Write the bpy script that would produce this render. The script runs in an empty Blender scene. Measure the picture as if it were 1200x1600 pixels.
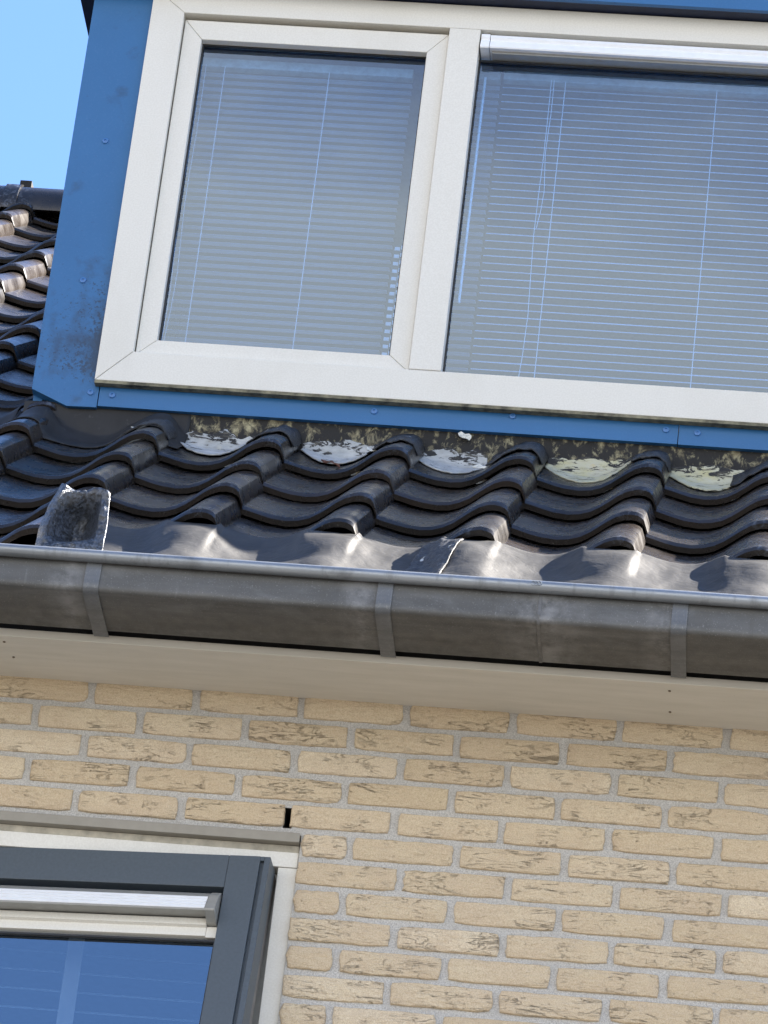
import bpy, bmesh, math, random
from mathutils import Vector, Matrix, noise
random.seed(7)
S = bpy.context.scene
COL = S.collection
# ------------------------------------------------------------------ camera
cam = bpy.data.cameras.new('camera'); camo = bpy.data.objects.new('camera', cam); COL.objects.link(camo)
R_ = Vector((0.99222186, 0.0624133, 0.10770495)); U_ = Vector((-0.06762224, -0.45618171, 0.88731363)); F_ = Vector((-0.1045132, 0.88769523, 0.44841294))
Mx = Matrix((R_, U_, -F_)).transposed().to_4x4(); Mx.translation = Vector((1.72439885, -8.8849395, -4.01543705))
camo.matrix_world = Mx
cam.sensor_fit = 'VERTICAL'; cam.sensor_height = 24.0; cam.lens = 24.0 * 7341.84 / 1600.0
cam.clip_start = 0.1; cam.clip_end = 2000
S.camera = camo
# ------------------------------------------------------------------ sun, sky, exposure
SUN = Vector((2.45, 1.0, 2.12)).normalized()           # direction towards the sun
CLOUD_AT = (3.71, -2.25, 0.62)
W = bpy.data.worlds.new('World'); S.world = W; W.use_nodes = True
nt = W.node_tree; nt.nodes.clear()
sky = nt.nodes.new('ShaderNodeTexSky'); sky.sky_type = 'NISHITA'; sky.sun_disc = False
sky.sun_elevation = math.asin(SUN.z); sky.sun_rotation = math.atan2(SUN.x, SUN.y)
sky.air_density = 0.72; sky.dust_density = 0.0; sky.ozone_density = 5.0
bg = nt.nodes.new('ShaderNodeBackground'); bg.inputs[1].default_value = 0.06
wo = nt.nodes.new('ShaderNodeOutputWorld')
def wn(t, **k):
    x = nt.nodes.new(t)
    for a, v in k.items(): setattr(x, a, v)
    return x
tcw = wn('ShaderNodeTexCoord'); mpw = wn('ShaderNodeMapping'); nt.links.new(tcw.outputs['Generated'], mpw.inputs[0])
mpw.inputs['Location'].default_value = CLOUD_AT; mpw.inputs['Scale'].default_value = (1, 1, 2.2)
cn = wn('ShaderNodeTexNoise'); cn.inputs['Scale'].default_value = 1.5; cn.inputs['Detail'].default_value = 8; cn.inputs['Roughness'].default_value = .55; cn.inputs['Distortion'].default_value = .3
nt.links.new(mpw.outputs[0], cn.inputs['Vector'])
sx_ = wn('ShaderNodeSeparateXYZ'); nt.links.new(tcw.outputs['Generated'], sx_.inputs[0])
el = wn('ShaderNodeMapRange'); el.inputs[1].default_value = .50; el.inputs[2].default_value = .64; el.inputs[3].default_value = -.05; el.inputs[4].default_value = .30
nt.links.new(sx_.outputs[2], el.inputs[0])
sb = wn('ShaderNodeMath', operation='SUBTRACT'); nt.links.new(cn.outputs['Fac'], sb.inputs[0]); nt.links.new(el.outputs[0], sb.inputs[1])
cr_ = wn('ShaderNodeValToRGB'); cr_.color_ramp.elements[0].position = .44; cr_.color_ramp.elements[1].position = .60
nt.links.new(sb.outputs[0], cr_.inputs[0])
cmx = wn('ShaderNodeMix', data_type='RGBA'); nt.links.new(cr_.outputs[0], cmx.inputs[0]); nt.links.new(sky.outputs[0], cmx.inputs[6]); cmx.inputs[7].default_value = (4.75, 4.62, 4.45, 1)
nt.links.new(cmx.outputs[2], bg.inputs[0]); nt.links.new(bg.outputs[0], wo.inputs[0])
sl = bpy.data.lights.new('sun', 'SUN'); sl.energy = 5.0; sl.angle = math.radians(0.53); sl.color = (1.0, 0.93, 0.84)
so = bpy.data.objects.new('sun', sl); COL.objects.link(so); so.rotation_euler = SUN.to_track_quat('Z', 'Y').to_euler()
S.view_settings.view_transform = 'Standard'; S.view_settings.look = 'None'; S.view_settings.gamma = 1
S.view_settings.use_curve_mapping = False
S.view_settings.exposure = 3.05

# ------------------------------------------------------------------ helpers
class MB:
    """collects geometry for one mesh object"""
    def __init__(s): s.v = []; s.f = []; s.m = []
    def add(s, vs, fs, mi=0):
        b = len(s.v); s.v += [tuple(v) for v in vs]; s.f += [tuple(b + i for i in f) for f in fs]; s.m += [mi] * len(fs)
        return s
    def box(s, x0, x1, y0, y1, z0, z1, mi=0):
        v = [(x0,y0,z0),(x1,y0,z0),(x1,y1,z0),(x0,y1,z0),(x0,y0,z1),(x1,y0,z1),(x1,y1,z1),(x0,y1,z1)]
        return s.add(v, [(0,3,2,1),(4,5,6,7),(0,1,5,4),(1,2,6,5),(2,3,7,6),(3,0,4,7)], mi)
    def prism(s, poly, x0, x1, axis='x', mi=0):
        """poly: 2D outline extruded along axis; x -> (y,z), y -> (x,z), z -> (x,y)"""
        n = len(poly)
        def mk(p, t): return {'x': (t, p[0], p[1]), 'y': (p[0], t, p[1]), 'z': (p[0], p[1], t)}[axis]
        v = [mk(p, x0) for p in poly] + [mk(p, x1) for p in poly]
        f = [(i, (i+1) % n, n + (i+1) % n, n + i) for i in range(n)] + [tuple(range(n))[::-1], tuple(range(n, 2*n))]
        return s.add(v, f, mi)
    def grid(s, rows, mi=0):
        nr, nc = len(rows), len(rows[0]); v = [p for r in rows for p in r]
        f = [(i*nc+j, i*nc+j+1, (i+1)*nc+j+1, (i+1)*nc+j) for i in range(nr-1) for j in range(nc-1)]
        return s.add(v, f, mi)
    def tube(s, pts, r, n=8, mi=0):
        pts = [Vector(p) for p in pts]; rings = []
        for i, p in enumerate(pts):
            d = (pts[min(i+1, len(pts)-1)] - pts[max(i-1, 0)]).normalized()
            a = d.orthogonal().normalized() if abs(d.z) > .9 else d.cross(Vector((0,0,1))).normalized()
            b = d.cross(a)
            rings.append([p + (a*math.cos(t) + b*math.sin(t))*r for t in [2*math.pi*k/n for k in range(n)]])
        b0 = len(s.v); s.v += [tuple(q) for g in rings for q in g]
        for i in range(len(rings)-1):
            for k in range(n):
                s.f.append((b0+i*n+k, b0+i*n+(k+1) % n, b0+(i+1)*n+(k+1) % n, b0+(i+1)*n+k)); s.m.append(mi)
        s.f.append(tuple(b0+k for k in range(n))[::-1]); s.m.append(mi)
        s.f.append(tuple(b0+(len(rings)-1)*n+k for k in range(n))); s.m.append(mi)
        return s
    def mesh(s, name, mats, smooth=None, bevel=0):
        me = bpy.data.meshes.new(name); me.from_pydata(s.v, [], s.f); 
        for m in (mats if isinstance(mats, (list, tuple)) else [mats]): me.materials.append(m)
        me.polygons.foreach_set('material_index', s.m)
        bm = bmesh.new(); bm.from_mesh(me); bmesh.ops.recalc_face_normals(bm, faces=bm.faces)
        if bevel:
            bmesh.ops.bevel(bm, geom=[e for e in bm.edges if len(e.link_faces) == 2 and e.calc_face_angle(0) > .5], offset=bevel, segments=2, affect='EDGES', profile=.6)
        if smooth is not None:
            for f in bm.faces: f.smooth = True
            for e in bm.edges:
                if len(e.link_faces) == 2 and e.calc_face_angle(0) > smooth: e.smooth = False
        bm.to_mesh(me); bm.free()
        return me

def link(name, me, parent=None, label=None, cat=None, group=None, kind=None):
    o = bpy.data.objects.new(name, me); COL.objects.link(o)
    if parent is not None: o.parent = parent
    if label: o['label'] = label
    if cat: o['category'] = cat
    if group: o['group'] = group
    if kind: o['kind'] = kind
    return o
def empty(name, loc, label, cat, group=None):
    o = link(name, None, None, label, cat, group, 'thing'); o.location = loc; o.empty_display_size = .1
    return o
def world_child(name, me, parent, **k):
    """mesh given in world coordinates, parented to an unrotated thing"""
    o = link(name, me, parent, **k); o.matrix_parent_inverse = Matrix.Translation(-Vector(parent.location)); return o

# ------------------------------------------------------------------ materials
class NT:
    def __init__(s, name):
        s.mat = bpy.data.materials.new(name); s.mat.use_nodes = True; s.t = s.mat.node_tree
        s.b = s.t.nodes['Principled BSDF']; s.out = s.t.nodes['Material Output']
        s.tc = s.n('ShaderNodeTexCoord'); s.co = s.tc.outputs['Object']
    def n(s, typ, **k):
        x = s.t.nodes.new(typ)
        for a, v in k.items(): setattr(x, a, v)
        return x
    def l(s, a, b): s.t.links.new(a, b)
    def set(s, **k):
        for a, v in k.items():
            i = s.b.inputs[a.replace('_', ' ')]
            if hasattr(v, 'is_output'): s.l(v, i)
            else: i.default_value = (*v, 1) if isinstance(v, tuple) and len(v) == 3 else v
    def mapping(s, scale=(1,1,1), co=None, rnd=False):
        m = s.n('ShaderNodeMapping'); s.l(co or s.co, m.inputs[0]); m.inputs['Scale'].default_value = scale
        if rnd:
            oi = s.n('ShaderNodeObjectInfo'); mu = s.n('ShaderNodeMath', operation='MULTIPLY'); s.l(oi.outputs['Random'], mu.inputs[0]); mu.inputs[1].default_value = 37.0
            s.l(mu.outputs[0], m.inputs['Location'])
        return m.outputs[0]
    def noise(s, scale, detail=4, rough=.55, co=None, dist=0, out='Fac'):
        x = s.n('ShaderNodeTexNoise'); x.inputs['Scale'].default_value = scale; x.inputs['Detail'].default_value = detail
        x.inputs['Roughness'].default_value = rough; x.inputs['Distortion'].default_value = dist
        s.l(co or s.co, x.inputs['Vector']); return x.outputs[out]
    def ramp(s, fac, stops):
        r = s.n('ShaderNodeValToRGB'); e = r.color_ramp.elements
        while len(e) < len(stops): e.new(.5)
        for i, (p, c) in enumerate(stops):
            e[i].position = p; e[i].color = (c, c, c, 1) if isinstance(c, (int, float)) else (*c, 1)
        s.l(fac, r.inputs[0]); return r.outputs[0]
    def mix(s, fac, a, b, mode='MIX'):
        m = s.n('ShaderNodeMix', data_type='RGBA', blend_type=mode)
        for v, i in ((fac, 0), (a, 6), (b, 7)):
            if hasattr(v, 'is_output'): s.l(v, m.inputs[i])
            elif isinstance(v, (int, float)): m.inputs[i].default_value = v
            else: m.inputs[i].default_value = (*v, 1)
        return m.outputs[2]
    def math(s, op, a, b=0.0):
        m = s.n('ShaderNodeMath', operation=op)
        for v, i in ((a, 0), (b, 1)):
            if hasattr(v, 'is_output'): s.l(v, m.inputs[i])
            else: m.inputs[i].default_value = v
        return m.outputs[0]
    def bump(s, h, strength=.3, dist=.01, nrm=None):
        b = s.n('ShaderNodeBump'); b.inputs['Strength'].default_value = strength; b.inputs['Distance'].default_value = dist
        s.l(h, b.inputs['Height'])
        if nrm is not None: s.l(nrm, b.inputs['Normal'])
        s.l(b.outputs[0], s.b.inputs['Normal']); return b.outputs[0]
    def sep(s, co=None):
        x = s.n('ShaderNodeSeparateXYZ'); s.l(co or s.co, x.inputs[0]); return x.outputs
    def rnd(s): return s.n('ShaderNodeObjectInfo').outputs['Random']

def m_brick():
    t = NT('buff_brick'); co = t.mapping(rnd=True); r = t.rnd()
    base = t.mix(t.ramp(r, [(0, 0), (.5, .35), (.8, .6), (1, 1)]), (.68, .56, .38), (.84, .725, .535))
    n1 = t.noise(9, 5, .6, co); base = t.mix(t.ramp(n1, [(.35, 0.0), (.7, .6)]), base, (.64, .505, .36))
    fine = t.noise(420, 3, .7, co)
    base = t.mix(t.ramp(fine, [(.40, .45), (.58, 0.0)]), base, (.38, .26, .15))
    # folds of the hand-thrown clay: thin broken, mostly horizontal creases
    cs = t.mapping((6, 6, 30), co=co)
    warp = t.noise(2.0, 5, .62, cs, dist=.9)
    rid = t.math('ABSOLUTE', t.math('SUBTRACT', warp, .5))
    line = t.ramp(rid, [(0.0, 1.0), (.0045, .75), (.012, 0.0)])
    mask = t.ramp(t.noise(10, 3, .6, co), [(.50, 0.0), (.64, 1.0)])
    cr = t.math('MULTIPLY', line, mask)
    base = t.mix(t.math('MULTIPLY', cr, .30), base, (.19, .115, .06))
    lump = t.noise(75, 4, .65, t.mapping((.6, 1, 1.5), co=co)); pit = t.ramp(t.noise(190, 3, .6, co), [(.68, 0.0), (.74, 1.0)])
    base = t.mix(t.math('MULTIPLY', pit, .5), base, (.36, .26, .16)); base = t.mix(t.ramp(lump, [(.35, .25), (.55, 0)]), base, (.56, .42, .27))
    h = t.math('ADD', t.math('MULTIPLY', fine, .25), t.math('MULTIPLY', warp, .8))
    h = t.math('SUBTRACT', t.math('ADD', h, t.math('MULTIPLY', lump, 1.3)), t.math('ADD', t.math('MULTIPLY', cr, .9), t.math('MULTIPLY', pit, .5)))
    t.bump(h, 1.0, .0052); t.set(Base_Color=base, Roughness=.9); t.b.inputs['Specular IOR Level'].default_value = .25
    return t.mat
def m_mortar():
    t = NT('grey_mortar'); f = t.noise(330, 4, .75); g = t.noise(6, 4, .6)
    c = t.mix(t.ramp(f, [(.38, 0.0), (.62, 1.0)]), (.44, .42, .385), (.74, .715, .665))
    c = t.mix(t.ramp(g, [(.4, 0), (.7, .4)]), c, (.50, .475, .43))
    t.bump(f, 1.0, .004); t.set(Base_Color=c, Roughness=.95); return t.mat
def m_tile():
    t = NT('anthracite_clay_tile'); co = t.mapping(rnd=True); x, y, z = t.sep()
    n = t.noise(7, 5, .6, co); r = t.rnd()
    c = t.mix(t.ramp(n, [(.35, 0), (.7, 1)]), (.0075, .0072, .0075), (.022, .0185, .0165))
    c = t.mix(t.math('MULTIPLY', r, .5), c, (.032, .022, .016))
    # rubbed, chalky marks on the rolls, thin pale scratches
    up = t.ramp(z, [(.018, 0.0), (.042, 1.0)])
    sc = t.math('MULTIPLY', t.ramp(t.noise(55, 5, .72, t.mapping((1, .35, 1), co=co), dist=.8), [(.52, 0.0), (.66, 1.0)]), up)
    sc = t.math('MULTIPLY', sc, t.ramp(t.noise(4, 2, .5, co), [(.42, 0.0), (.58, 1.0)]))
    c = t.mix(t.math('MULTIPLY', sc, .8), c, (.13, .15, .19))
    # dust washed down to the front lip
    lip = t.ramp(y, [(.006, 0.0), (.014, 1.0), (.03, .15), (.09, 0.0)])
    du = t.math('MULTIPLY', lip, t.ramp(t.noise(40, 4, .65, co), [(.38, 0.1), (.7, .8)]))
    c = t.mix(t.math('MULTIPLY', du, .40), c, (.085, .095, .105))
    sp = t.ramp(t.noise(260, 2, .5, co), [(.70, 0.0), (.76, .6)])
    c = t.mix(sp, c, (.16, .15, .14))
    ro = t.ramp(t.noise(16, 4, .6, co), [(.3, .19), (.7, .36)])
    t.bump(t.noise(120, 4, .6, co), .05, .003)
    t.set(Base_Color=c, Roughness=ro); t.b.inputs['Specular IOR Level'].default_value = .6
    return t.mat
def m_lead(name='black_lead', spec=.6, base=(.027, .0265, .026), rough=.58, b=.2, metal=.35):
    t = NT(name); n = t.noise(11, 5, .6); f = t.noise(60, 4, .6)
    c = t.mix(t.ramp(n, [(.35, 0), (.7, 1)]), base, tuple(min(1, v*1.9) for v in base))
    c = t.mix(t.ramp(f, [(.62, 0), (.8, .5)]), c, (.12, .12, .12))
    t.bump(t.noise(26, 4, .6, dist=.6), b, .012); t.set(Base_Color=c, Roughness=rough, Metallic=metal); t.b.inputs['Specular IOR Level'].default_value = spec; return t.mat
def m_zinc(name='weathered_zinc', a=(.075, .075, .072), b_=(.125, .123, .117), metal=.2, rough=.5):
    t = NT(name); st = t.noise(30, 5, .65, t.mapping((1.2, 1, .12))); sp = t.noise(300, 3, .7); lng = t.noise(5, 4, .6, t.mapping((.5, 6, 4)))
    c = t.mix(t.ramp(lng, [(.3, 0), (.7, 1)]), a, b_)
    c = t.mix(t.ramp(st, [(.55, 0), (.75, .55)]), c, (.10, .098, .09))
    c = t.mix(t.ramp(sp, [(.60, 0), (.72, .4)]), c, (.42, .42, .41))
    pt = t.noise(4.2, 6, .68, t.mapping((1, 1.6, 1.6)), dist=.6); c = t.mix(t.ramp(pt, [(.56, 0), (.72, .35)]), c, (.22, .225, .225)); c = t.mix(t.ramp(pt, [(.30, .5), (.44, 0)]), c, (.045, .044, .04))
    dr = t.noise(60, 4, .6, t.mapping((1, .3, .05))); c = t.mix(t.ramp(dr, [(.66, 0), (.78, .3)]), c, (.30, .31, .30))
    if name == 'weathered_zinc':                 # white oxide bloom round the soldered seam and beside a bracket
        x, y, z = t.sep(); bl = t.noise(16, 6, .7)
        for cx, w in ((1.075, .11), (1.31, .05), (.70, .05), (.10, .05)):
            m = t.math('SUBTRACT', 1.0, t.math('DIVIDE', t.math('ABSOLUTE', t.math('SUBTRACT', x, cx)), w))
            m = t.math('MULTIPLY', t.math('MAXIMUM', m, 0.0), t.ramp(bl, [(.40, 0), (.62, .6)])); c = t.mix(m, c, (.30, .30, .30))
    t.bump(sp, .12, .002); t.set(Base_Color=c, Roughness=t.ramp(st, [(.3, rough-.08), (.7, rough+.15)]), Metallic=metal); return t.mat
def m_upvc():
    t = NT('cream_window_plastic'); n = t.noise(240, 3, .7); g = t.noise(5, 5, .65, t.mapping((1, 1, .4)))
    c = t.mix(t.ramp(n, [(.42, .35), (.60, 0)]), (.735, .71, .64), (.59, .56, .485))
    c = t.mix(t.ramp(g, [(.5, 0), (.8, .35)]), c, (.55, .52, .44))
    t.bump(n, .06, .001); t.set(Base_Color=c, Roughness=.42); return t.mat
def m_plain(name, c, rough=.5, metal=0.0, n=.15, scale=40, bump=0.0, spec=.5):
    t = NT(name); f = t.noise(scale, 4, .6)
    d = tuple(v*(1-n*2) for v in c); u = tuple(min(1, v*(1+n)) for v in c)
    t.set(Base_Color=t.mix(t.ramp(f, [(.3, 0), (.7, 1)]), d, u), Roughness=rough, Metallic=metal); t.b.inputs['Specular IOR Level'].default_value = spec
    if bump: t.bump(t.noise(scale*4, 4, .6), bump, .003)
    return t.mat
def m_blue(spots):
    """blue coated sheet; optional mould spots low on the corner board (stain with its own shape)"""
    t = NT('blue_coated_sheet' + ('_stained' if spots else '')); x, y, z = t.sep(t.tc.outputs['Object'])
    n = t.noise(3, 4, .6); f = t.noise(220, 3, .6)
    c = t.mix(t.ramp(n, [(.3, 0), (.7, 1)]), (.022, .120, .29), (.028, .140, .335))
    c = t.mix(t.ramp(f, [(.55, 0), (.75, .3)]), c, (.075, .18, .40))
    if spots:
        low = t.ramp(z, [(0.05, 0.0), (.11, 1.0), (.20, .8), (.50, 0.0)])
        rt = t.ramp(x, [(.0, .35), (.09, .7), (.15, 1.15)])
        m = t.math('MULTIPLY', low, rt)
        thr = t.math('ADD', t.noise(120, 4, .7), t.math('MULTIPLY', m, .26))
        s1 = t.ramp(thr, [(.66, 0), (.76, 1.0)])
        sm = t.ramp(t.math('ADD', t.noise(14, 4, .6), t.math('MULTIPLY', m, .35)), [(.60, 0), (.92, .8)])
        c = t.mix(t.math('MAXIMUM', t.math('MULTIPLY', s1, .75), sm), c, (.018, .028, .045))
    t.bump(f, .05, .001); t.set(Base_Color=c, Roughness=.42); t.b.inputs['Specular IOR Level'].default_value = .4
    return t.mat
def m_glass(name, ior, tint=(.80, .86, .88), refl=(.97, .98, 1)):
    t = NT(name); t.t.nodes.remove(t.b)
    tr = t.n('ShaderNodeBsdfTransparent'); tr.inputs[0].default_value = (*tint, 1)
    gl = t.n('ShaderNodeBsdfGlossy'); gl.inputs['Roughness'].default_value = .012; gl.inputs[0].default_value = (*refl, 1)
    fr = t.n('ShaderNodeFresnel'); fr.inputs[0].default_value = ior
    bp = t.n('ShaderNodeBump'); bp.inputs['Strength'].default_value = .03; bp.inputs['Distance'].default_value = .02; t.l(t.noise(2.2, 2, .5), bp.inputs['Height']); t.l(bp.outputs[0], gl.inputs['Normal'])
    geo = t.n('ShaderNodeNewGeometry'); fac = t.math('MULTIPLY', fr.outputs[0], t.math('SUBTRACT', 1.0, geo.outputs['Backfacing']))
    mx = t.n('ShaderNodeMixShader'); t.l(fac, mx.inputs[0]); t.l(tr.outputs[0], mx.inputs[1]); t.l(gl.outputs[0], mx.inputs[2]); t.l(mx.outputs[0], t.out.inputs[0])
    return t.mat
def m_remnant(yellow):
    t = NT('flaking_coating_' + ('yellow' if yellow else 'white')); n = t.noise(18, 5, .65, t.mapping((1, 1, 2))); k = t.noise(34, 6, .7, t.mapping((.6, 1, 1.6)), dist=1.0)
    a = (.50, .47, .27) if yellow else (.50, .51, .50); b = (.50, .50, .42) if yellow else (.34, .36, .37)
    c = t.mix(t.ramp(n, [(.35, 0), (.65, 1)]), a, b)
    c = t.mix(t.ramp(n, [(.60, 0), (.72, .7)]), c, (.55, .44, .20) if yellow else (.62, .60, .50))
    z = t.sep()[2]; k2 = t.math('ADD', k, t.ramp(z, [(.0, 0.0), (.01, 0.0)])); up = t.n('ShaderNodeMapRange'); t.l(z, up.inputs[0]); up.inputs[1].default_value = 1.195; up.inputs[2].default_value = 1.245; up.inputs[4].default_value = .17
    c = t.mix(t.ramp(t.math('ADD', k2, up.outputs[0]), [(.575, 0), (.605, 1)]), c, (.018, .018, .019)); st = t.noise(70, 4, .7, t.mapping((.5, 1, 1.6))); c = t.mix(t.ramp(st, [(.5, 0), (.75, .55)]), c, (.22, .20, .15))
    t.bump(k, .6, .006); t.set(Base_Color=c, Roughness=.7); return t.mat
def m_backing():
    t = NT('peeling_shaded_backing'); k = t.noise(26, 7, .72, t.mapping((1.3, 1, .9)), dist=.4); n = t.noise(45, 4, .6); z = t.sep()[2]
    c = t.mix(t.ramp(n, [(.4, 0), (.6, 1)]), (.20, .17, .10), (.40, .36, .22))
    hi = t.ramp(z, [(1.205, 0.0), (1.29, .20)])  # extra black paints in the shade under the blue trim, over the flaking coating
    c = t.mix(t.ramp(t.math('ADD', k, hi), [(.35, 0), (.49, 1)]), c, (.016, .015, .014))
    t.bump(k, .6, .006); t.set(Base_Color=c, Roughness=.8); return t.mat
def m_bitumen():
    t = NT('rough_bitumen'); n = t.noise(45, 6, .7, dist=.5); f = t.noise(120, 4, .7)
    c = t.mix(t.ramp(f, [(.45, 0), (.75, 1)]), (.018, .019, .022), (.07, .075, .085))
    w = t.ramp(t.noise(28, 5, .7, dist=.7), [(.64, 0), (.67, .9)])
    c = t.mix(w, c, (.50, .52, .52))
    t.bump(n, .8, .012); t.set(Base_Color=c, Roughness=.45); return t.mat
def m_granule():
    t = NT('mineral_bitumen_felt'); v = t.n('ShaderNodeTexVoronoi'); v.inputs['Scale'].default_value = 230; t.l(t.co, v.inputs['Vector'])
    s = t.sep(v.outputs['Color'])[0]; n = t.noise(38, 5, .7)
    c = t.mix(t.ramp(s, [(.2, 0), (.9, 1)]), (.014, .016, .020), (.07, .085, .115))
    g = t.ramp(t.math('ADD', s, t.math('MULTIPLY', n, .5)), [(1.20, 0), (1.26, 1)])
    c = t.mix(g, c, (.38, .41, .46))
    t.bump(t.math('ADD', s, n), 1.0, .006); t.set(Base_Color=c, Roughness=.35); t.b.inputs['Specular IOR Level'].default_value = .8; return t.mat
def m_soffit():
    t = NT('painted_soffit_board'); n = t.noise(14, 5, .6, t.mapping((.4, 3, 3))); f = t.noise(150, 3, .6)
    c = t.mix(t.ramp(n, [(.3, 0), (.7, 1)]), (.60, .57, .49), (.68, .645, .565)); c = t.mix(t.ramp(f, [(.66, 0), (.74, .3)]), c, (.32, .28, .22))
    t.set(Base_Color=c, Roughness=.7); return t.mat
def m_ground():
    t = NT('paving_ground'); n = t.noise(.8, 5, .6); b = t.n('ShaderNodeTexBrick'); t.l(t.mapping((5, 5, 5)), b.inputs['Vector'])
    b.inputs['Color1'].default_value = (.052, .050, .048, 1); b.inputs['Color2'].default_value = (.064, .061, .058, 1); b.inputs['Mortar'].default_value = (.06, .06, .06, 1)
    t.set(Base_Color=t.mix(t.ramp(n, [(.3, 0), (.7, .5)]), b.outputs[0], (.045, .044, .043)), Roughness=.9); return t.mat

BRICK, MORTAR, TILE, LEAD = m_brick(), m_mortar(), m_tile(), m_lead()
ZINC = m_zinc(); ZBEAD = m_zinc('zinc_bead', (.24, .26, .28), (.34, .36, .38), .6, .36); ZSTRAP = m_zinc('galvanised_strap', (.10, .106, .112), (.18, .187, .195), .3, .42)
CREAM, BLUE, BLUEST = m_upvc(), m_blue(False), m_blue(True)
DARK = m_plain('dark_void', (.015, .015, .015), .9); NAVY = m_plain('dark_blue_soffit', (.012, .02, .05), .6)
SOFFIT = m_soffit(); ALU = m_plain('beige_aluminium', (.27, .25, .21), .5, .2, .04); VENT = m_plain('white_aluminium', (.84, .85, .86), .7, .0, .02)
VENTG = m_plain('grey_aluminium', (.36, .36, .34), .45, .3, .05); GREYSASH = m_plain('grey_painted_sash', (.070, .088, .105), .45, 0, .06, 150, .05)
SLAT = m_plain('pale_slat', (.60, .69, .76), .45, 0, .03); CORD = m_plain('white_cord', (.70, .73, .75), .6, 0, .03)
RUBBER = m_plain('black_rubber', (.02, .02, .022), .5); ROOM = m_plain('room_plaster', (.16, .20, .25), .9); SCREW = m_plain('blue_screw', (.05, .17, .42), .35)
LEADA = m_lead('old_black_lead', .35, (.014, .014, .0145), .6, .10, 0)
BACK, BITU, GRAN = m_backing(), m_bitumen(), m_granule()
GLASS = m_glass('coated_glass', 2.4, (.70, .83, .98), (.66, .81, .98)); GLASS2 = m_glass('coated_glass_lower', 4.0, (.62, .68, .74), (.82, .93, 1.0))

# ------------------------------------------------------------------ ground
g = MB().add([(-300,-300,-5.6),(300,-300,-5.6),(300,300,-5.6),(-300,300,-5.6)], [(0,1,2,3)])
o = link('ground', g.mesh('ground', m_ground()), kind='structure')

# ------------------------------------------------------------------ brick wall
PER, RH = .222, .0619
WX1 = .5885; WZ = -.283          # right edge and top of the lower window opening
WEEP = (.5475, .5660, -.2690, -.2235)
wall = empty('brick_wall', (.7, 0, -.3), 'buff yellow brick wall with grey mortar under the eaves', 'wall')
def rowz(r): return -.057 - (r-1)*RH
mo = MB()
xs = [-3.6, -2.2, WEEP[0], WEEP[1], WX1, 5.2]; zs = [-5.6, -1.75, WZ, WEEP[2], WEEP[3], .08]
ym = .0055
for i in range(len(xs)-1):
    for j in range(len(zs)-1):
        cx, cz = (xs[i]+xs[i+1])/2, (zs[j]+zs[j+1])/2
        if -2.2 < cx < WX1 and -1.75 < cz < WZ: continue
        if WEEP[0] < cx < WEEP[1] and WEEP[2] < cz < WEEP[3]: continue
        nx = max(1, int((xs[i+1]-xs[i])/.5)); 
        for k in range(nx):
            a = xs[i] + (xs[i+1]-xs[i])*k/nx; b = xs[i] + (xs[i+1]-xs[i])*(k+1)/nx
            mo.add([(a, ym, zs[j]), (b, ym, zs[j]), (b, ym, zs[j+1]), (a, ym, zs[j+1])], [(0,1,2,3)])
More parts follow.
